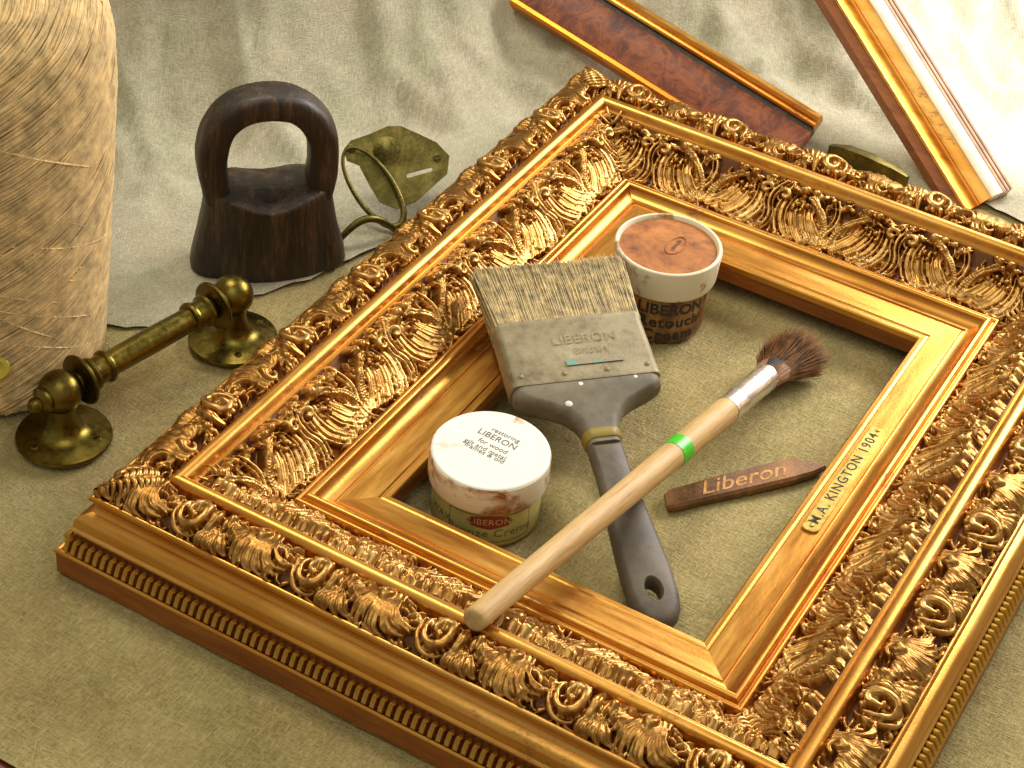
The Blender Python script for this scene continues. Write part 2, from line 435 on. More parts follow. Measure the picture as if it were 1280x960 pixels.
PO, WO = .775, .31
PI_, WI = .94, .46
def outer_relief(seed):
    R = Relief(PO, WO, 180, 76); g = random.Random(seed); j = lambda a: g.uniform(-a, a)
    # swirled shell leaf: nested comma-shaped ribs round one root
    R.fill(95, g, .03, .29, lambda a, b: 1.3 + 2.2 * math.sin(a * 8.1), (.010, .015), (.045, .085), (.05, .09))
    px_, pv = .03, .075
    for i in range(10):
        t = i / 9; a = math.radians(116 - 98 * t + j(3)); L = .185 + .07 * t + .018 * (i % 2)
        e = (px_ + L * math.cos(a), pv + L * .95 * math.sin(a)); c_ = (px_ + L * .75 * math.cos(a + .55), pv + L * .8 * math.sin(a + .55))
        R.stroke(bez((px_ + .008 * i, pv), c_, e, 26), (.010, .015, .017, .008), (.09, .10, .085 + j(.016), .035), None, .1)
    for i in range(4):
        R.stroke(bez((px_ + .03 * i, pv + .01), (px_ + .03 * i - .02, .03), (px_ - .06 + .05 * i + j(.008), .035 + .01 * j(1)), 14), (.012, .018, .010), (.09, .10, .05))
    R.spiral((px_ - .015, pv + .02), .045, .012, 200, 560, (.014, .019, .012), (.10, .135, .125), 40)
    R.ball(px_ - .015, pv + .02, .013, .12)
    for i in range(4):          # trailing leaf behind the shell
        t = i / 3
        R.stroke(bez((-.02 - .02 * i, .12), (-.06 - .03 * i, .20 - .02 * i), (-.03 - .045 * i, .285 - .035 * i), 18), (.014, .022, .011), (.08, .10 + j(.01), .05), None, .15)
    # C scroll with berries and a smooth tongue
    R.spiral((.40, .150), .124, .108, 225, 60, (.010, .017, .012), (.05, .08, .06))
    R.spiral((.40, .145), .092, .028, 205, -200, (.012, .024, .024, .014), (.08, .135, .14, .115), 64)
    for s_, v_, r_ in ((.378, .130, .026), (.415, .115, .023), (.402, .160, .019), (.352, .088, .020), (.44, .065, .018), (.40, .072, .021)): R.ball(s_, v_, r_, .105 + j(.012))
    R.stroke(bez((.505, .20), (.535, .13), (.50, .055), 20), (.016, .030, .016), (.09, .13, .08), None, .08)
    # flower and lobed leaf before the next shell
    cs, cv = .60, .105
    for k in range(6):
        a = 2 * PI * k / 6 + j(.3)
        R.stroke(bez((cs, cv), (cs + .025 * math.cos(a + .5), cv + .025 * math.sin(a + .5)), (cs + .056 * math.cos(a), cv + .05 * math.sin(a)), 10), (.012, .022, .014), (.08, .105, .07), None, .12)
    R.ball(cs, cv, .024, .135)
    for i, (es, ev) in enumerate(((.50, .285), (.555, .29), (.615, .285), (.675, .262))):
        R.stroke(bez((.52 + .03 * i, .19), (.50 + .045 * i, .25), (es + j(.01), ev), 18), (.022, .030, .013), (.07, .105 + j(.012), .06), None, .2)
    return R.finish()

def inner_relief(seed):
    R = Relief(PI_, WI, 210, 104); g = random.Random(seed); j = lambda a: g.uniform(-a, a)
    R.fill(210, g, .015, .445, lambda a, b: -1.57 + .9 * math.sin(a * 13.4 + b * 5), (.008, .013), (.045, .10), (.05, .11))
    for hf in (0, 1):
        fl = 1 if hf == 0 else -1; c = .47 * hf + .235
        X = lambda x: c + fl * x
        # long hooked leaves sweeping down into the hollow
        for i in range(9):
            s0 = -.15 + .026 * i; v0 = .365 - .009 * i; e = (-.10 + .042 * i + j(.008), .035 + .008 * i + j(.012))
            a = bez((X(s0), v0), (X(s0 - .085 + .016 * i), .19), (X(e[0]), e[1]), 24)
            b = bez((X(e[0]), e[1]), (X(e[0] + .045), e[1] - .035), (X(e[0] + .062), e[1] + .028 + j(.01)), 10)
            wd = .013 + .007 * (i % 2) + j(.002)
            R.stroke(np.vstack([a, b]), (wd * .6, wd, wd * 1.15, wd, wd * .6), (.08, .105, .09 + j(.01), .075, .06), None, .1 if i % 2 else 0)
        # fat lobes of the leaf that curls over
        for k in range(5):
            R.stroke(bez((X(.01), .375), (X(.075 + .03 * k), .385 - .02 * k), (X(.075 + .036 * k + j(.008)), .285 - .042 * k + j(.008)), 18), (.016, .031 - .002 * k, .014), (.10, .135 + j(.012), .085), None, .2)
        for k in range(3):
            R.stroke(bez((X(.16 + .02 * k), .20), (X(.20 + .025 * k), .12), (X(.155 + .03 * k), .02 + .03 * k), 16), (.012, .022, .010), (.06, .085 + j(.01), .04), None, .15)
        R.spiral((X(-.165), .335), .056, .012, 250, -170, (.012, .019, .013), (.08, .135, .13), 48, fl)
        R.ball(X(-.165), .335, .015, .125)
        for s_, v_, r_ in ((-.055, .30, .020), (-.02, .265, .017), (-.075, .255, .015), (.015, .31, .018)): R.ball(X(s_), v_ + j(.006), r_, .125 + j(.01))
        for i in range(14):
            a = g.uniform(0, 2 * PI); s_, v_ = c + j(.235), .405 + j(.035)
            R.stroke(bez((s_, v_), (s_ + .025 * math.cos(a), v_ + .018 * math.sin(a)), (s_ + .05 * math.cos(a + .8), v_ + .025 * math.sin(a + .8)), 10), (.012, .019, .010), (.07, .10 + j(.02), .06))
        # pair of smooth buds under the bead
        R.ball(c - .036, .420, .028, .115); R.ball(c + .036, .417, .031, .12)
    # long S-shaped stems between the leaves
    for q, wd in ((0, .015), (.034, .010), (-.03, .009)):
        R.stroke(np.vstack([bez((-.05 + q, .43), (.06 + q, .33), (.0 + q, .21), 24), bez((.0 + q, .21), (-.055 + q, .11), (.05 + q, .008), 24)]), (wd * .7, wd, wd, wd * .7), (.09, .12, .105, .05))
    for q, wd in ((0, .013), (.03, .009)):
        R.stroke(np.vstack([bez((.50 + q, .42), (.42 + q, .31), (.48 + q, .2), 24), bez((.48 + q, .2), (.53 + q, .1), (.45 + q, .008), 24)]), (wd * .7, wd, wd, wd * .7), (.08, .105, .095, .045))
    return R.finish()

def base_curve(pts, n):
    pts = np.array(pts); L = np.r_[0, np.cumsum(np.hypot(*np.diff(pts, axis=0).T))]
    t = np.linspace(0, L[-1], n); d = np.interp(t, L, pts[:, 0]); z = np.interp(t, L, pts[:, 1])
    for _ in range(3): d[1:-1] = (d[:-2] + 2 * d[1:-1] + d[2:]) / 4; z[1:-1] = (z[:-2] + 2 * z[1:-1] + z[2:]) / 4
    td, tz = np.gradient(d), np.gradient(z); l = np.hypot(td, tz); return d, z, -tz / l, td / l
C_OUT = base_curve([(.895, .53), (.93, .545), (.96, .555), (1.02, .572), (1.07, .566), (1.125, .545), (1.18, .500)], 76)
C_IN = base_curve([(.405, .282), (.46, .292), (.54, .325), (.62, .38), (.70, .455), (.765, .53), (.79, .555)], 104)

def unit_mesh(name, R, C, H, s0, mat, force=False):
    """one carved repeat whose left end is at s0; cut on the mitre planes when it reaches a corner"""
    d, z, nd, nz = C; nx, ny = R.h.shape
    dd = d[None, :] + nd[None, :] * R.h; zz = z[None, :] + nz[None, :] * R.h
    ss = R.s + s0
    lim = H + dd
    cl = np.clip(ss, -lim, lim); cut = np.abs(ss) > lim
    mb = MB(); mid = s0 + R.P / 2
    mb.v = np.stack([(cl - mid).ravel(), -dd.ravel(), zz.ravel()], 1)
    fs = []
    for i in range(nx - 1):
        for k in range(ny - 1):
            if cut[i, k] and cut[i + 1, k] and cut[i, k + 1] and cut[i + 1, k + 1]: continue
            a = i * ny + k; fs.append((a, a + ny, a + ny + 1, a + 1))
    me = bpy.data.meshes.new(name); me.from_pydata((mb.v * S).tolist(), [], fs)
    me.polygons.foreach_set('use_smooth', [True] * len(me.polygons)); me.materials.append(M[mat]); me.materials.append(M['relief_low_brown'])
    hh = R.h.ravel(); low_ = hh < .016                      # lowest relief faces between the leaves, coloured dark brown
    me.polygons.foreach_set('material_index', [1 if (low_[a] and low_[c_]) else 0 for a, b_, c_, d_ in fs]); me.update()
    return me, mid

OUTR = [outer_relief(3), outer_relief(8)]
INR = [inner_relief(5), inner_relief(21)]
shared = {}
frame = thing('picture_frame', 'large ornate carved gilt picture frame lying flat on the cloth', 'picture frame')
rails = {}
PH_O = {'F': -.06, 'R': -1.07, 'T': .1, 'L': .31}
PH_I = {'F': .0, 'R': -.81, 'T': .13 - .235, 'L': .2}

dent = MB()                                   # one little tongue of the rope-like border
pr_ = [(-.021, 0), (-.022, .046), (-.016, .061), (0, .068), (.016, .061), (.022, .046), (.021, 0)]
ux, uz = .46, -.888                            # down the slope of the border
def dpt(x, l, h): return (x, -(1.279 + ux * (.016 + l * 1.45) + .888 * h), .292 + uz * (.016 + l * 1.45) + .46 * h)
low = [dpt(x, .066 - l, .001) for x, l in pr_]; hi = [dpt(x * .62, .064 - l * .84, .030) for x, l in pr_]
dent.v = low + hi; n7 = 7
dent.f = [(i, (i + 1) % n7, n7 + (i + 1) % n7, n7 + i) for i in range(n7)] + [tuple(range(n7, 2 * n7)), tuple(range(n7 - 1, -1, -1))]
dent_me = build_mesh('dentil', dent, 50); dent_me.materials.append(M['gilt_dull'])

for sd, (H, loc, rz) in SIDES.items():
    rail = obj('rail', sweep_profile(P_CORE, H), 'bole_side', frame, loc, (0, 0, rz), smooth=20)
    rails[sd] = rail
    obj('sight_moulding', sweep_profile(P_SIGHT, H), 'gilt_smooth', rail, smooth=32)
    obj('bead_moulding', sweep_profile(P_BEAD, H), 'gilt_smooth', rail, smooth=32)
    obj('outer_moulding', sweep_profile(P_OUT, H), 'gilt_smooth', rail, smooth=32)
    for nm, RR, C, ph, P, mat in (('scroll_carving', OUTR, C_OUT, PH_O[sd], PO, 'gilt_relief'), ('acanthus_carving', INR, C_IN, PH_I[sd], PI_, 'gilt_relief')):
        lo, hi_ = H + C[0].min() - .02, H + C[0].max() + .12
        k0 = math.floor((-hi_ - ph) / P) - 1
        for k in range(k0, k0 + 14):
            s0 = ph + k * P - P / 2
            if s0 > hi_ or s0 + P < -hi_: continue
            var = k % 2
            if -lo < s0 and s0 + P < lo:
                key = (nm, var)
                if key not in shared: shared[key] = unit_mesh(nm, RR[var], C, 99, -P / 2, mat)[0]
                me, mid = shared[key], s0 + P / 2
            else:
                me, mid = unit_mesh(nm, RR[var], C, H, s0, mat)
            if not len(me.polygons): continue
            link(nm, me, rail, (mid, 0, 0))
    obj('lip_moulding', sweep_profile([(1.31, .150), (1.318, .172), (1.330, .180), (1.343, .180), (1.353, .170), (1.354, .158), (1.349, .150)], H), 'gilt_smooth', rail, smooth=40)
    nd_ = int(2 * (H + 1.30) / .0505)
    if sd in 'FR':
        for i in range(nd_):
            link('dentil', dent_me, rail, ((i - (nd_ - 1) / 2) * .0505, 0, 0))
    else:
        m = MB()
        for i in range(nd_):
            x = (i - (nd_ - 1) / 2) * .0505; m.add([(p[0] + x, p[1], p[2]) for p in dent.v], dent.f)
        tag(obj('dentil_row', m, 'gilt_dull', rail, smooth=50), kind='stuff')

# corner leaves over the mitres
def corner_leaf(cx, cy):
    mb = MB()
    dO, zO = np.r_[C_IN[0], C_OUT[0]], np.r_[C_IN[1], C_OUT[1]]
    def P3(p, q, h):
        d = max(p, q); z = float(np.interp(d, dO, zO)) + h
        return (cx * (A + p), cy * (B + q), z)
    for a0, a1, lobes, hb, rk in ((.93, 1.17, 8, .072, .72), (.43, .78, 10, .058, .6)):
        n = 16
        rib = [P3(a0 + (a1 - a0) * t, a0 + (a1 - a0) * t, hb * (.75 + .25 * math.sin(PI * t)) + .006 * math.sin(9 * t)) for t in np.linspace(0, 1, n)]
        mb.tube(rib, [rk * (.014 + .012 * math.sin(PI * t)) for t in np.linspace(0, 1, n)], 8, .8)
        for i in range(lobes):
            for sg in (0, 1):
                b = a0 + (a1 - a0) * (.06 + .8 * i / lobes); L = (.10 + .05 * math.sin(PI * (i + .5) / lobes)) * (1.0 if a0 > .9 else 1.25)
                pts = []; rr = []
                for t in np.linspace(0, 1, 10):
                    e = b + (a1 - a0) * .30 * t ** 1.6; off = -L * t
                    p, q = (e, e + off) if sg else (e + off, e)
                    pts.append(P3(p, q, hb - .03 * t + .018 * math.sin(PI * t))); rr.append(rk * .024 * (1 - .6 * t) * (.6 + .4 * math.sin(PI * min(1, t + .2))) + .004)
                mb.tube(pts, rr, 7, .85)
    return mb
for cx in (-1, 1):
    for cy in (-1, 1): obj('corner_leaf', corner_leaf(cx, cy), 'gilt_relief', frame, smooth=60)

# engraved name plate on the right rail
npm = MB(); ol = []
hx, hy = .52, .052
for i in range(9): a = -PI / 2 + PI * i / 8; ol.append((hx + .03 * math.cos(a), hy * math.sin(a)))
for i in range(9): a = PI / 2 + PI * i / 8; ol.append((-hx + .03 * math.cos(a), hy * math.sin(a)))
npm.loft([[(x, y, 0) for x, y in ol], [(x, y, .010) for x, y in ol], [(x * .995, y * .93, .013) for x, y in ol]])
plate = obj('name_plate', npm, 'brass_plate', rails['R'], (.03, -.138, .2795), (math.atan2(-.012, .155), 0, 0), smooth=30)
plate['label'] = 'engraved brass name plate'
v, f = text_pts('M.A. KINGTON 1904', .090, 1.2, .008)
m = MB(); m.v = [(p[0], p[1] - .0, .0142) for p in v]; m.f = f
lt = obj('lettering', m, 'ink', None, (0, 0, 0), smooth=None); lt.parent = rails['R']; lt.location = plate.location.copy(); lt.rotation_euler = plate.rotation_euler
for x in (-.5, .52):
    m = MB().lathe([(.0, .012), (.014, .012), (.014, .017), (.009, .021), (0.001, .022)], 12)
    b_ = obj('plate_pin', m, 'brass_plate', rails['R']); b_.location = plate.location + Vector((x * S, 0, 0))

# ------------------------------------------------------------------ jars
def wrap_text(mb_mat, parent, s, size, r, ang, z, spacing=1.0, name='lettering', rise=.0025, bold=0.0):
    v, f = text_pts(s, size, spacing, bold); m = MB()
    m.v = [((r + rise) * math.sin(ang + p[0] / r), -(r + rise) * math.cos(ang + p[0] / r), z + p[1]) for p in v]; m.f = f
    return obj(name, m, mb_mat, parent, smooth=None)
def wrap_patch(mat, parent, r, ang, z, outline, name, rise=.0015):
    """flat print bent round the jar: outline is a fan of (x, y) about 0,0"""
    m = MB(); xs = [p[0] for p in outline]; x0, x1 = min(xs), max(xs); k = 30
    up = sorted([p for p in outline if p[1] >= -1e-6])
    for i in range(k + 1):
        x = x0 + (x1 - x0) * i / k; h = np.interp(x, [p[0] for p in up], [p[1] for p in up]) + .003; a = ang + x / r
        for y in (-h, h): m.v.append(((r + rise) * math.sin(a), -(r + rise) * math.cos(a), z + y))
    m.f = [(2 * i, 2 * i + 2, 2 * i + 3, 2 * i + 1) for i in range(k)]
    return obj(name, m, mat, parent, smooth=None)

def flat_text(parent, s, size, x, y, z, ang, mat='ink_soft', spacing=1.0):
    v, f = text_pts(s, size, spacing); c, sn = math.cos(ang), math.sin(ang); m = MB()
    m.v = [(x + p[0] * c - p[1] * sn, y + p[0] * sn + p[1] * c, z) for p in v]; m.f = f
    return obj('lettering', m, mat, parent, smooth=None)

FACE = math.atan2(-.446, .895) * -1        # jars' printed face: towards the camera
yaw_cam = math.atan2(.446, .895)
j1 = thing('wax_jar', 'low jar with clean white lid and pale green label in the near corner', 'jar', (-.63, -1.165, 0), (0, 0, yaw_cam))
obj('jar_body', MB().lathe([(.28, .0), (.315, .004), (.325, .02), (.325, .27), (.318, .285), (.30, .295), (.30, .33)], 64), 'jar_label', j1)
lid = obj('lid', MB().lathe([(.28, .285), (.342, .285), (.352, .292), (.356, .31), (.356, .455), (.352, .468), (.342, .475)], 64), 'lid_side', j1)
obj('lid_top', MB().lathe([(.346, .4745), (.340, .480), (.330, .4825), (.32, .4805), (.312, .479), (.29, .4795), (.0, .480)], 64), 'lid_white', lid)
R1 = .325; fa = .12
out = [(x * .095 + sx * .0, y) for x, y, sx in ()]
n_ = 20; oval = []
for i in range(n_):
    a = 2 * PI * i / n_; x = .135 * math.cos(a); y = .028 * math.sin(a)
    if abs(math.sin(a)) > .55: y = math.copysign(.030 + .022 * (1 - abs(math.cos(a)) / .83), math.sin(a))
    oval.append((x, y))
wrap_patch('label_red', j1, R1, fa, .205, oval, 'label_badge', .002)
wrap_text('jar_label', j1, 'LIBERON', .062, R1, fa, .205, 1.05, 'lettering', .0035)
wrap_text('label_line', j1, 'Bronze Creme', .085, R1, fa + .02, .115, 1.05)
for a0, a1, z0, z1 in ((-.78, .80, .250, .256), (-.78, .80, .045, .051), (-.78, -.765, .051, .25), (.785, .80, .051, .25)):
    m = MB(); k = 16
    for i in range(k + 1):
        a = fa + a0 + (a1 - a0) * i / k
        for z in (z0, z1): m.v.append(((R1 + .0015) * math.sin(a), -(R1 + .0015) * math.cos(a), z))
    m.f = [(2 * i, 2 * i + 2, 2 * i + 3, 2 * i + 1) for i in range(k)]
    obj('label_border', m, 'label_line', j1, smooth=None)
wrap_text('label_line', j1, 'WAX', .075, R1, fa - 1.02, .15)
for i, (s_, dy) in enumerate((('restoring', .125), ('LIBERON', .075), ('for wood', .0), ('gilt and metal', -.04), ('frames & old', -.08))):
    flat_text(j1, s_, .052 if i != 1 else .066, .012 - .02 * (i % 2) + dy * .55, dy * .85 + .03,   .4815, -.50, 'ink_soft' if i else 'ink_soft')
j1['label'] = 'low jar with clean white lid and pale green label in the near corner'

j2 = thing('wax_jar', 'taller brown jar with wax-smeared orange lid beside the wide brush', 'jar', (-.640, 1.135, 0), (0, 0, yaw_cam))
obj('jar_body', MB().lathe([(.26, .0), (.295, .006), (.302, .03), (.31, .36), (.30, .385), (.285, .39), (.285, .42)], 64), 'jar_brown', j2)
lid = obj('lid', MB().lathe([(.27, .372), (.325, .372), (.338, .378), (.345, .40), (.357, .585), (.354, .602), (.346, .608), (.334, .606), (.326, .594), (.322, .575)], 64), 'rim_cream', j2)
obj('lid_top', MB().lathe([(.3235, .574), (.321, .580), (.30, .579), (.0, .580)], 64), 'lid_wax', lid)
ov = MB()
pts = [(.11 * math.cos(a), .055 * math.sin(a), .581) for a in np.linspace(0, 2 * PI, 40)]
pts = [(p[0] * math.cos(1.1) - p[1] * math.sin(1.1) + .05, p[0] * math.sin(1.1) + p[1] * math.cos(1.1) + .02, p[2]) for p in pts]
ov.tube(pts, .006, 6); obj('lid_stamp', ov, 'lid_wax', lid)
flat_text(j2, 'LIBERON', .036, .05, .02, .5825, 1.1, 'ink', 1.0)
R2 = .306; fa = .20
wrap_text('ink', j2, 'LIBERON', .118, R2 + .004, fa, .285, 1.0, bold=.022)
wrap_text('ink', j2, 'Retouch', .118, R2 + .002, fa, .180, 1.1, bold=.022)
wrap_text('ink', j2, 'Cream', .118, R2, fa, .075, 1.15, bold=.022)

# ------------------------------------------------------------------ wide flat brush
tip = Vector((-1.177, .454, .57)); end = Vector((.655, -1.43, .085))
ya = (tip - end).normalized(); xa = Vector((.755, .656, 0)); xa = (xa - ya * xa.dot(ya)).normalized(); za = xa.cross(ya)
def basis(loc): return Matrix(((xa.x, ya.x, za.x, loc.x), (xa.y, ya.y, za.y, loc.y), (xa.z, ya.z, za.z, loc.z), (0, 0, 0, 1)))
fb = thing('flat_brush', 'wide worn flat paint brush with grey handle lying across the frame', 'paint brush')
fb.matrix_world = basis(end * S)
LEN = (tip - end).length
yf0 = LEN - 1.01; yf1 = LEN - .50           # ferrule from shoulder to bristles
def rrect(hw, ht, y, r=.4, n=5, dx=0):
    pts = []
    rr = min(hw, ht) * r
    for cx_, cz_, a0 in ((hw - rr, ht - rr, 0), (-hw + rr, ht - rr, 90), (-hw + rr, -ht + rr, 180), (hw - rr, -ht + rr, 270)):
        for i in range(n): a = math.radians(a0 + 90 * i / (n - 1)); pts.append((cx_ + rr * math.cos(a) + dx, y, cz_ + rr * math.sin(a)))
    return pts
core = MB().loft([rrect(.455, .07, yf1 - .03), rrect(.46, .066, yf1 + .1), rrect(.47, .045, yf1 + .35), rrect(.475, .025, yf1 + .45)])
obj('bristle_core', core, 'bristle_core', fb, smooth=60)
bm_ = MB()
for i in range(3600):
    x = random.uniform(-.462, .462); sd_ = random.choice((1, 1, 1, -1)); zz = .09 * sd_ * random.uniform(.75, 1.0)
    L = random.gauss(.5, .018) if random.random() > .06 else random.uniform(.35, .5)
    if abs(x) > .44: zz = random.uniform(-.09, .09)
    x1 = x * 1.055 + random.gauss(0, .014); z1 = zz * .45 + random.gauss(0, .008)
    xm = (x + x1) / 2 + random.gauss(0, .004)
    bm_.tube([(x, yf1 - .02, zz), (xm, yf1 + L * .5, zz * .85 + random.gauss(0, .004)), (x1, yf1 + L, z1)], (.0045, .004, .0018), 3, cap=False)
o = obj('bristles', bm_, 'bristle_pale', fb, smooth=None); o['kind'] = 'stuff'
fer = MB().loft([rrect(.472, .098, yf0, .5), rrect(.478, .102, yf0 + .015, .5), rrect(.474, .098, yf0 + .03, .5), rrect(.470, .098, yf1 - .05, .5), rrect(.476, .103, yf1 - .035, .5), rrect(.476, .103, yf1 - .02, .5), rrect(.468, .096, yf1, .5)])
ferrule = obj('ferrule', fer, 'ferrule_metal', fb, smooth=40)
for x, y in ((-.40, yf0 + .07), (.40, yf0 + .07), (-.13, yf0 + .06), (.14, yf0 + .06)):
    obj('nail', MB().lathe([(.016, .09), (.016, .101), (.010, .107), (.001, .109)], 10), 'ferrule_metal', ferrule, (x, y, 0))
m = MB(); m.v = [(-.10, yf0 + .115, .1055), (.27, yf0 + .115, .1055), (.27, yf0 + .165, .1055), (-.10, yf0 + .165, .1055)]; m.f = [(0, 1, 2, 3)]
obj('label_stripe', m, 'label_teal', ferrule, smooth=None)
flat_text(ferrule, 'LIBERON', .10, .06, yf0 + .32, .1055, 0, 'faded_gold', 1.05)
flat_text(ferrule, 'BRUSH', .07, .08, yf0 + .225, .1055, 0, 'faded_gold', 1.05)
# handle: shoulders, waist, swelling grip with a hanging hole
yb = LEN - 1.41                               # yellow ring
prof = [(yf0 + .01, .462, .092), (yf0 - .03, .468, .098), (yf0 - .065, .462, .098), (yf0 - .10, .40, .096), (yf0 - .15, .29, .092), (yf0 - .21, .195, .088), (yf0 - .28, .142, .084), (yb + .05, .118, .08), (yb, .108, .078), (yb - .06, .104, .076)]
shoulder = MB().loft([rrect(hw, ht, y, .75, 6) for y, hw, ht in prof])
obj('handle_shoulder', shoulder, 'plastic_grey', fb, smooth=50)
obj('handle_ring', MB().loft([rrect(.114, .083, yb + .035, .8, 6), rrect(.120, .088, yb + .03, .8, 6), rrect(.116, .086, yb - .03, .8, 6), rrect(.110, .081, yb - .035, .8, 6)]), 'yellow_band', fb, smooth=50)
# grip built as a ring outline with a hole near the end
def grip():
    bm = bmesh.new()
    stations = [(yb - .05, .104), (yb - .25, .105), (yb - .5, .118), (yb - .75, .138), (yb - 1.0, .152), (yb - 1.15, .148), (yb - 1.25, .130), (yb - 1.31, .10), (yb - 1.345, .055), (yb - 1.352, .0)]
    ys = np.array([s[0] for s in stations]); ws = np.array([s[1] for s in stations])
    left = [(-w_, y) for y, w_ in stations[:-1]]; right = [(w_, y) for y, w_ in reversed(stations[:-1])]
    out = left + [(0, stations[-1][0])] + right
    hc = (.0, yb - 1.12); hole = [(hc[0] + .048 * math.cos(a), hc[1] + .075 * math.sin(a)) for a in np.linspace(0, 2 * PI, 24, endpoint=False)]
    # grid fill: lofted outline at several heights, bridged to the hole
    def ring(pts, z): return [bm.verts.new((p[0] * S, p[1] * S, z * S)) for p in pts]
    def inset(pts, k, c): return [(c[0] + (p[0] - c[0]) * k, c[1] + (p[1] - c[1]) * (1 - (1 - k) * .25)) for p in pts]
    lv = [(.72, -.070), (.92, -.052), (1.0, -.02), (1.0, .02), (.92, .052), (.72, .070)]
    rings = [ring(inset(out, k, (0, yb - .7)), z) for k, z in lv]
    n = len(out)
    for a, b in zip(rings, rings[1:]):
        for i in range(n):
            k = (i + 1) % n
            bm.faces.new((a[i], a[k], b[k], b[i]))
    hb = ring([(hc[0] + (p[0] - hc[0]) * 1.15, hc[1] + (p[1] - hc[1]) * 1.15) for p in hole], -.070); h0 = ring(hole, -.055); h1 = ring(hole, .055); ht = ring([(hc[0] + (p[0] - hc[0]) * 1.15, hc[1] + (p[1] - hc[1]) * 1.15) for p in hole], .070)
    m = len(hole)
    for a, b in ((hb, h0), (h0, h1), (h1, ht)):
        for i in range(m): k = (i + 1) % m; bm.faces.new((a[i], a[k], b[k], b[i]))
    for rg, hr in ((rings[0], hb), (rings[-1], ht)):
        es = []
        for loop in (rg, hr):
            for i in range(len(loop)):
                e = bm.edges.get((loop[i], loop[(i + 1) % len(loop)]))
                if e is None: e = bm.edges.new((loop[i], loop[(i + 1) % len(loop)]))
                es.append(e)
        bmesh.ops.triangle_fill(bm, use_beauty=True, use_dissolve=False, edges=es)
    bmesh.ops.recalc_face_normals(bm, faces=bm.faces)
    me = bpy.data.meshes.new('handle_grip'); bm.to_mesh(me); bm.free()
    me.polygons.foreach_set('use_smooth', [True] * len(me.polygons)); me.set_sharp_from_angle(angle=math.radians(45)); me.materials.append(M['plastic_dark']); return me
link('handle_grip', grip(), fb)
for x, y, r in ((-.05, yf0 - .03, .014), (-.16, yf0 - .17, .017), (.30, yf0 - .02, .012)):
    obj('paint_spot', MB().lathe([(r * 1.4, .0925), (r, .0985), (.001, .101)], 9), 'paint_white', fb, (x, y, 0))

# ------------------------------------------------------------------ round brush with wooden handle
butt = Vector((.083, -2.578, .705)); f1 = Vector((.301, .79, .155))
za_ = (f1 - butt).normalized(); L2 = (f1 - butt).length
q = za_.to_track_quat('Z', 'Y')
rb = thing('round_brush', 'round bristle brush with bare wooden handle and green ring', 'paint brush')
rb.rotation_mode = 'QUATERNION'; rb.rotation_quaternion = q; rb.location = butt * S
Lf = L2 - .54
obj('handle', MB().lathe([(.050, 0), (.061, .004), (.067, .014), (.069, .05), (.072, .6), (.077, 1.4), (.083, 2.1), (.087, 2.5), (.087, Lf - .06), (.084, Lf - .015), (.078, Lf)], 32), 'handle_wood', rb, smooth=40)
zg = 2.20
obj('ring', MB().lathe([(.081, zg - .06), (.0868, zg - .058), (.0878, zg), (.0888, zg + .06), (.083, zg + .062)], 32), 'green_band', rb, smooth=40)
obj('ferrule', MB().lathe([(.080, Lf - .03), (.088, Lf - .03), (.090, Lf - .02), (.087, Lf + .0), (.086, Lf + .12), (.089, Lf + .13), (.086, Lf + .14), (.087, L2 - .12), (.091, L2 - .105), (.087, L2 - .09), (.089, L2 - .004), (.086, L2)], 32), 'silver', rb, smooth=30)
inv = q.inverted()
bm_ = MB()
down = inv @ Vector((0, 0, -1)); side = inv @ Vector((.9, .43, 0)); ax = Vector((0, 0, 1))
for i in range(5200):
    a = random.uniform(0, 2 * PI); rr = math.sqrt(random.random()) * .082
    b0 = Vector((rr * math.cos(a), rr * math.sin(a), L2 - .05))
    spread = (b0.x * side.x + b0.y * side.y) / .082; lift = (b0.x * down.x + b0.y * down.y) / .082
    L = random.gauss(.38, .022) * (1 - .10 * spread * spread)
    d1 = ax + side * (spread * .40 + .10 + random.gauss(0, .07)) + down * (lift * .30 - .05 + random.gauss(0, .07))
    p1 = b0 + ax * (L * .5) + side * spread * .04; p2 = b0 + d1 * L
    wz = (q @ p2).z + butt.z
    if wz < .03: p2 = p2 - down * (.03 - wz)
    bm_.tube([b0, p1, p2], (.0045, .0038, .0014), 3, cap=False)
o = obj('bristles', bm_, 'bristle_brown', rb, smooth=None); o['kind'] = 'stuff'
obj('bristle_core', MB().lathe([(.08, L2 - .05), (.085, L2 + .03), (.09, L2 + .12), (.05, L2 + .2), (.01, L2 + .22)], 20), 'bristle_dark', rb)

# ------------------------------------------------------------------ wax stick
st0 = Vector((.24, -.50, 0)); st1 = Vector((.86, .33, 0)); ds = (st1 - st0); Ls = ds.length
ws = thing('wax_stick', 'flat brown wax stick with gold script lying on the cloth', 'wax stick', tuple((st0 + st1) / 2), (0, 0, math.atan2(ds.y, ds.x)))
def stick_ring(x, hw, h, sk=0):
    return [(x + sk, -hw, .004), (x - sk, hw, .004), (x - sk, hw, h * .7), (x - sk * .9, hw * .82, h), (x + sk * .9, -hw * .82, h), (x + sk, -hw, h * .7)]
obj('stick_body', MB().loft([stick_ring(-Ls / 2, .06, .035, -.02), stick_ring(-Ls / 2 + .05, .078, .05, -.02), stick_ring(-.1, .09, .055), stick_ring(Ls / 2 - .2, .094, .055, .0), stick_ring(Ls / 2 - .08, .082, .05, .03), stick_ring(Ls / 2, .045, .04, .06)]), 'copper_stick', ws, smooth=25)
v, f = text_pts('Liberon', .19, 1.0, .006)
m = MB(); m.v = [(p[0] + p[1] * .5 + .02, p[1] * .85, .0565) for p in v]; m.f = f
obj('lettering', m, 'gold_ink', ws, smooth=None)

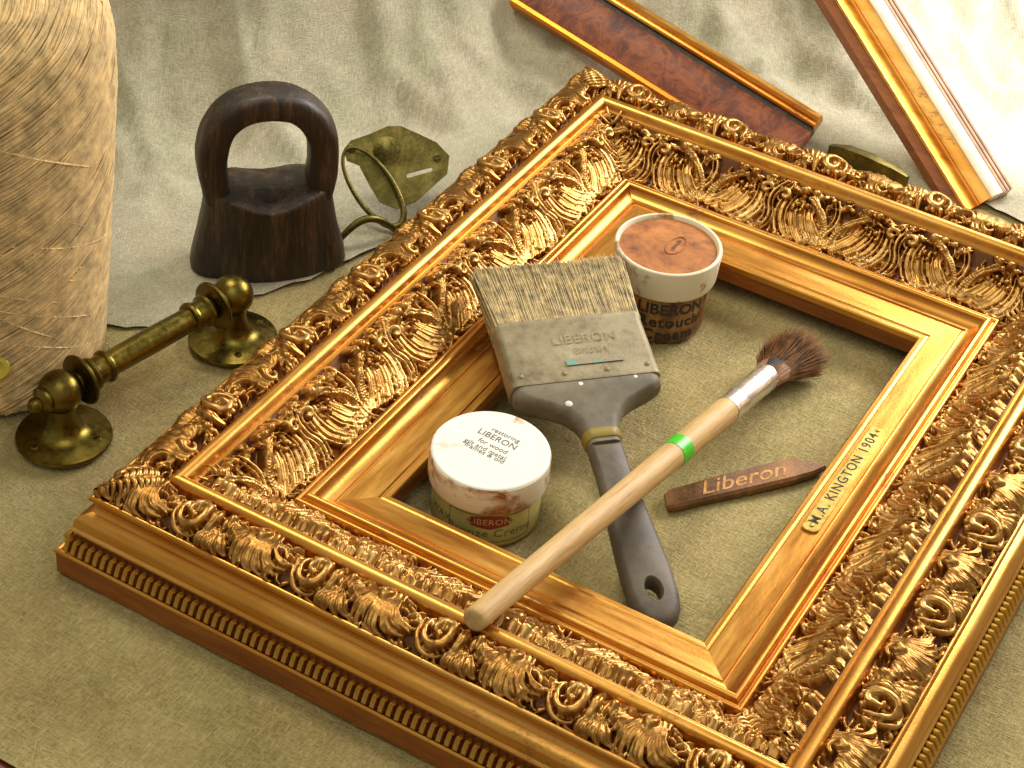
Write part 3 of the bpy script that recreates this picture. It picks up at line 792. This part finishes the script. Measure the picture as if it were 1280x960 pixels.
# ------------------------------------------------------------------ cone of twine
tw = thing('twine_cone', 'tall cone wound with beige twine at the left edge', 'twine', (-3.97, -1.70, .005))
cprof = [(.0, .66), (.1, .71), (.4, .74), (.9, .785), (1.5, .84), (1.95, .875), (2.25, .88), (2.5, .84), (2.7, .74), (2.82, .58), (2.88, .40)]
cz = np.array([p[0] for p in cprof]); cr = np.array([p[1] for p in cprof])
def crad(z): return float(np.interp(z, cz, cr))
obj('core', MB().lathe([(.3, 0)] + [(r - .012, z) for z, r in cprof] + [(.2, 2.9)], 64), 'twine_core', tw)
bm_ = MB()
g = random.Random(4)
for i in range(3600):
    up_ = 1 if g.random() < .985 else -1; slope = g.gauss(.58, .035) * up_; z0 = g.uniform(-.9, 3.2); a0 = g.uniform(0, 2 * PI); span = g.uniform(2.2, 4.2)
    pts = []; lay = g.uniform(-.012, .008)
    n = int(span * 14)
    ph = g.uniform(0, 6)
    for k in range(n + 1):
        a = a0 + span * k / n; z = z0 + slope * (span * k / n) * .72 * (1 + .35 * max(0, (z0 - 1.6))) + .012 * math.sin(3 * a + ph)
        if z < .01 or z > 2.86: 
            if len(pts) > 3: break
            pts = []; continue
        e_ = min(k, n - k) / n; r = crad(z) + lay - .03 * max(0, 1 - e_ * 9) + .003 * math.sin(9 * a + ph); pts.append((r * math.cos(a), r * math.sin(a), z))
    if len(pts) > 3: bm_.tube(pts, .0076 * g.uniform(.75, 1.15), 4, cap=False)
o = obj('windings', bm_, 'twine', tw, smooth=80); o['kind'] = 'stuff'

# small brass cap at the very edge of the picture
cp_ = thing('brass_eyelet', 'tiny yellow brass eyelet against the twine cone', 'eyelet', (-3.42, -2.20, .46), (math.radians(62), 0, .5))
obj('ring', MB().lathe([(.03, 0), (.07, 0), (.082, .012), (.075, .03), (.05, .034), (.032, .022)], 24), 'cap_gold', cp_)

# ------------------------------------------------------------------ dark wooden block with arched grip
wb = thing('wooden_block', 'dark wooden tool with arched ring grip standing behind the brass door pull', 'wood tool', (-3.115, .11, .012), (0, 0, math.radians(43)))
rings = []
for z, a, b in ((0, .515, .225), (.03, .525, .235), (.12, .515, .232), (.28, .475, .222), (.45, .44, .222), (.58, .42, .232), (.615, .412, .235), (.635, .395, .225)):
    r = []
    for i in range(64):
        t = 2 * PI * i / 64; c_, s_ = math.cos(t), math.sin(t)
        x = a * math.copysign(abs(c_) ** .62, c_); y = b * math.copysign(abs(s_) ** .8, s_)
        bul = 1 + .18 * math.exp(-(x / .22) ** 2) - .10 * math.exp(-((abs(x) - .36) / .08) ** 2)
        zz = z - (.07 * math.exp(-(x / .2) ** 2) * (abs(y) / b) * (z / .635) if z > .5 else 0)
        r.append((x, y * bul, zz))
    rings.append(r)
top = [(p[0] * .6, p[1] * .6, p[2] + .015) for p in rings[-1]]
def worn(rs, a=.007, f=5.0):
    out = []
    for r in rs: out.append([(x + a * fbm(x * f, y * f, z * f), y + a * fbm(y * f + 7, z * f, x * f), z + .5 * a * fbm(z * f, x * f + 3, y * f)) for x, y, z in r])
    return out
obj('block_body', MB().loft(worn(rings + [top])), 'dark_wood', wb, smooth=48)
path = [(-.335, .56), (-.345, .66), (-.365, .78), (-.37, .93), (-.345, 1.08), (-.28, 1.21), (-.17, 1.31), (0, 1.345), (.17, 1.31), (.28, 1.21), (.345, 1.08), (.37, .93), (.365, .78), (.345, .66), (.335, .56)]
pp = np.array(path); pp[:, 1] = np.where(pp[:, 1] > .56, .56 + (pp[:, 1] - .56) * .90, pp[:, 1]); tt = np.linspace(0, 1, len(pp)); tf = np.linspace(0, 1, 60)
px = np.interp(tf, tt, pp[:, 0]); pz = np.interp(tf, tt, pp[:, 1])
for _ in range(6): px[1:-1] = (px[:-2] + 2 * px[1:-1] + px[2:]) / 4; pz[1:-1] = (pz[:-2] + 2 * pz[1:-1] + pz[2:]) / 4
rings = []
for i in range(60):
    a, b = max(0, i - 1), min(59, i + 1); tx, tz = px[b] - px[a], pz[b] - pz[a]; l = math.hypot(tx, tz); nx_, nz_ = -tz / l, tx / l
    hw = .097 + .004 * math.sin(PI * i / 59); ht = .135
    ring = []
    for k in range(24):
        t = 2 * PI * k / 24; c_, s_ = math.cos(t), math.sin(t)
        u_ = hw * math.copysign(abs(c_) ** .55, c_); y_ = ht * math.copysign(abs(s_) ** .55, s_)
        ring.append((px[i] + nx_ * u_, y_, pz[i] + nz_ * u_))
    rings.append(ring)
obj('arched_grip', MB().loft(worn(rings, .009, 4.0)), 'dark_wood', wb, smooth=50)

# ------------------------------------------------------------------ brass pull handle on two rosettes
bh = thing('door_pull', 'old brass bar door pull with two round rosettes beside the twine cone', 'door pull')
r1 = Vector((-3.045, -2.085, .012)); r2 = Vector((-2.785, -.735, .012))
zb = .36
for k, rp in enumerate((r1, r2)):
    ros = obj('rosette', MB().lathe([(.285, 0), (.29, .012), (.285, .028), (.262, .034), (.24, .045), (.18, .055), (.135, .075), (.112, .105), (.095, .15), (.085, .2), (.082, .27)], 48), 'brass_old', bh, tuple(rp), smooth=35)
    for a in (.3, 2.4, 4.5):
        obj('screw', MB().lathe([(.024, .036), (.026, .048), (.018, .058), (.001, .061)], 14), 'brass_old', ros, (.215 * math.cos(a + k), .215 * math.sin(a + k), 0))
    obj('ball', MB().lathe([(.135 * math.sin(t) + .0005, .135 * -math.cos(t)) for t in np.linspace(.02, PI - .02, 24)], 32), 'brass_old', bh, (rp.x, rp.y, zb + .012), smooth=80)
c1 = Vector((r1.x, r1.y, zb + .012)); c2 = Vector((r2.x, r2.y, zb + .012)); dv = (c2 - c1); Lb = dv.length
qb = dv.normalized().to_track_quat('Z', 'Y')
def along(name, prof, n=32):
    mb = MB().lathe(prof, n, Matrix.Translation(c1) @ qb.to_matrix().to_4x4())
    return obj(name, mb, 'brass_old', bh, smooth=35)
along('bar', [(.07, .1), (.078, .3), (.082, Lb / 2), (.078, Lb - .3), (.07, Lb - .1)])
for a, sg in ((0, 1), (Lb, -1)):
    def pz_(p): return [(r, a + sg * z) for r, z in p]
    along('collar', pz_([(.06, .125), (.12, .14), (.158, .148), (.164, .158), (.158, .170), (.1, .182), (.07, .19)]))
    along('sleeve', pz_([(.07, .19), (.088, .2), (.105, .225), (.104, .245), (.088, .26), (.088, .32), (.102, .33), (.106, .345), (.1, .36), (.08, .37)]))
along('finial', [(.001, -.225), (.03, -.22), (.045, -.2), (.05, -.18), (.045, -.16), (.062, -.15), (.085, -.135), (.09, -.12), (.08, -.1), (.07, -.06)])

# ------------------------------------------------------------------ brass drop pull with back plate
pc = Vector((-2.79, 1.19, .34))
nrm = Vector((.35, -.62, .70)).normalized(); xr = Vector((.80, .60, 0)); xr = (xr - nrm * xr.dot(nrm)).normalized(); yr = nrm.cross(xr)
dp = thing('drop_pull', 'dull brass drawer pull with back plate and oval drop ring', 'drawer pull')
dp.matrix_world = Matrix(((xr.x, yr.x, nrm.x, pc.x * S), (xr.y, yr.y, nrm.y, pc.y * S), (xr.z, yr.z, nrm.z, pc.z * S), (0, 0, 0, 1)))
ol = [(-.42, .13), (-.36, .20), (-.20, .25), (-.06, .31), (.05, .31), (.20, .24), (.34, .17), (.44, .06), (.42, -.08), (.30, -.18), (.16, -.30), (0, -.36), (-.14, -.30), (-.22, -.16), (-.30, .0), (-.40, .04)]
ol = [(x * .86, y * .88) for x, y in ol]
def holed_plate(out, holes, z0, z1):
    bm = bmesh.new(); lv = {}
    for z in (z0, z1):
        lv[z] = []
        for loop in [out] + holes:
            vs_ = [bm.verts.new((p[0] * S, p[1] * S, z * S)) for p in loop]; lv[z].append(vs_)
        es = [bm.edges.new((l_[i], l_[(i + 1) % len(l_)])) for l_ in lv[z] for i in range(len(l_))]
        bmesh.ops.triangle_fill(bm, use_beauty=True, use_dissolve=False, edges=es)
    for a, b in zip(lv[z0], lv[z1]):
        for i in range(len(a)): k = (i + 1) % len(a); bm.faces.new((a[i], a[k], b[k], b[i]))
    bmesh.ops.recalc_face_normals(bm, faces=bm.faces)
    me = bpy.data.meshes.new('plate'); bm.to_mesh(me); bm.free(); return me
slot = [(.08, -.10), (.25, -.055), (.262, -.04), (.25, -.022), (.08, -.065), (.07, -.082)]
me = holed_plate(ol, [slot], -.015, .015); me.materials.append(M['bronze_dark']); link('back_plate', me, dp)
for x, y in ((-.31, .12), (.29, .04)): obj('screw_hole', MB().lathe([(.012, .014), (.03, .018), (.03, .026), (.016, .03), (.012, .02)], 16), 'bronze_dark', dp, (x, y, 0))
obj('boss', MB().lathe([(.10, .012), (.10, .022), (.07, .03), (.045, .045), (.001, .052)], 24), 'bronze_dark', dp, (-.06, .10, 0))
pts = []
ca, sa = math.cos(math.radians(-57)), math.sin(math.radians(-57))
for t in np.linspace(0, 2 * PI, 49):
    lx, ly = .32 * math.cos(t), .135 * math.sin(t)
    pts.append((-.16 + lx * ca - ly * sa, -.17 + lx * sa + ly * ca, .07 - .02 * math.cos(t)))
obj('drop_ring', MB().tube(pts, [.018 + .006 * math.cos(2 * PI * i / 48) for i in range(49)], 10), 'bronze_dark', dp, smooth=60)

bl = thing('bail_hook', 'thin dark curved bail half hidden behind the frame edge', 'bail', (-2.70, .68, .02))
pts = [(-.12 + .26 * t, -.20 + .42 * t, .02 + .16 * math.sin(PI * min(1, t * 1.05))) for t in np.linspace(0, 1, 24)]
obj('bail_arc', MB().tube(pts, [.020 + .008 * math.sin(PI * i / 23) for i in range(24)], 10), 'bronze_dark', bl, smooth=60)

# ------------------------------------------------------------------ lengths of moulding behind the frame
def moulding(name, label, prof_parts, origin, axis, face_n, L0, L1, cat='moulding'):
    """prof_parts: list of (part name, material, [(w, h) closed section]); w runs up the face, h out of it"""
    t = thing(name, label, cat)
    ax_ = Vector(axis).normalized(); n = Vector(face_n); n = (n - ax_ * n.dot(ax_)).normalized(); wv = n.cross(ax_)
    if wv.z < 0: wv = -wv
    o_ = Vector(origin)
    t.location = o_ * S
    for nm, mat, sec in prof_parts:
        rings = [[ax_ * l + wv * w_ + n * h for w_, h in sec] for l in (L0, L1)]
        obj(nm, MB().loft(rings), mat, t, smooth=30)
    return t
# dark burl moulding with gilt edges, lying behind the frame
lo_a = Vector((-3.16, 3.46, .50)); d1 = Vector((2.5, -.19, -.48))
moulding('burl_moulding', 'length of dark red burl moulding with gilt edges behind the frame', [
    ('gilt_edge', 'gilt_orange', [(-.02, -.11), (-.02, .03), (.0, .045), (.03, .04), (.045, .02), (.045, -.11)]),
    ('veneer_panel', 'burl_veneer', [(.046, -.11), (.046, .012), (.16, .03), (.30, .03), (.36, .012), (.36, -.11)]),
    ('dark_groove', 'dark_wood', [(.361, -.11), (.361, .0), (.40, .0), (.40, -.11)]),
    ('gilt_edge', 'gilt_smooth', [(.401, -.11), (.401, .03), (.415, .045), (.432, .045), (.44, .03), (.452, .05), (.475, .06), (.50, .05), (.515, .02), (.515, -.11)]),
], lo_a + Vector((0, 0, 0)), d1, (.12, -.66, .74), -.02, 2.55)
# gilt reeded moulding leaning up to the left, its glare painted cream
pL = Vector((.095, 3.80, .25)); pT = Vector((-1.0, 4.32, .9)); d2 = (pT - pL).normalized()
wdir = Vector((.455, .37, .0)).normalized()
def leaning():
    t = thing('reeded_moulding', 'gilt moulding with glare-painted reeded edge and red lines leaning at the right', 'moulding')
    t.location = pL * S
    wv = (wdir - d2 * wdir.dot(d2)).normalized(); n = wv.cross(d2)
    if n.dot(Vector((.34, -.7, .6))) < 0: n = -n
    W_ = .54
    secs = [('side_strip', 'bole_side', [(.03, -.10), (.03, .0), (.10, .02), (.10, -.10)]),
            ('gilt_fillet', 'gilt_smooth', [(.101, -.10), (.101, .03), (.115, .042), (.13, .035), (.13, -.10)]),
            ('gilt_cove', 'gilt_orange', [(.131, -.10), (.131, .015), (.17, .0), (.23, .0), (.25, .01), (.25, -.10)]),
            ('gilt_slope', 'gilt_smooth', [(.251, -.10), (.251, .02), (.29, .045), (.335, .06), (.335, -.10)]),
            ('glare_face', 'gilt_glare', [(.336, -.10), (.336, .065), (.36, .075), (.43, .07), (.445, .06), (.445, -.10)])]
    x = .446
    for k in range(3):
        secs.append(('red_line', 'red_line', [(x, -.10), (x, .045), (x + .012, .045), (x + .012, -.10)])); x += .013
        secs.append(('reed', 'gilt_glare', [(x, -.10), (x, .05), (x + .009, .06), (x + .018, .05), (x + .018, -.10)])); x += .019
    for nm, mat, sec in secs:
        rings = [[d2 * l + wv * w_ + n * h for w_, h in sec] for l in (-.62, 1.75)]
        obj(nm, MB().loft(rings), mat, t, smooth=30)
leaning()
# dark scrap of bronze strip between the two mouldings
sp = thing('bronze_strip', 'small dark bronze strip behind the frame between two mouldings', 'strip', (-.12, 3.60, .0), (0, 0, -.1))
obj('strip_body', MB().loft([[(x, -.05 * k, .02), (x, .05 * k, .02), (x, .05 * k, .19 + .03 * b), (x, -.05 * k, .20 + .03 * b)] for x, k, b in ((-.34, .5, -1.4), (-.2, .9, 0), (0, 1, .3), (.2, .9, 0), (.32, .5, -1))]), 'bronze_dark', sp, smooth=30, bevel=.006)

# fine lint and thread ends lying on the cloth
lint = MB(); g = random.Random(12)
for i in range(54):
    if i % 2: x, y = g.uniform(-.85, .9), g.uniform(-1.2, 1.4)
    else: x, y = g.uniform(-3.3, 1.0), g.uniform(-4.0, -3.05)
    a = g.uniform(0, 6.28); L = g.uniform(.04, .16); p = []
    for k in range(7):
        p.append((x, y, .012)); a += g.uniform(-.7, .7); x += L / 6 * math.cos(a); y += L / 6 * math.sin(a)
    lint.tube(p, .0017, 4, cap=False)
tag(obj('lint', lint, 'jar_label', smooth=80), 'pale loose fibres of lint scattered on the olive cloth', 'lint', None, 'stuff')
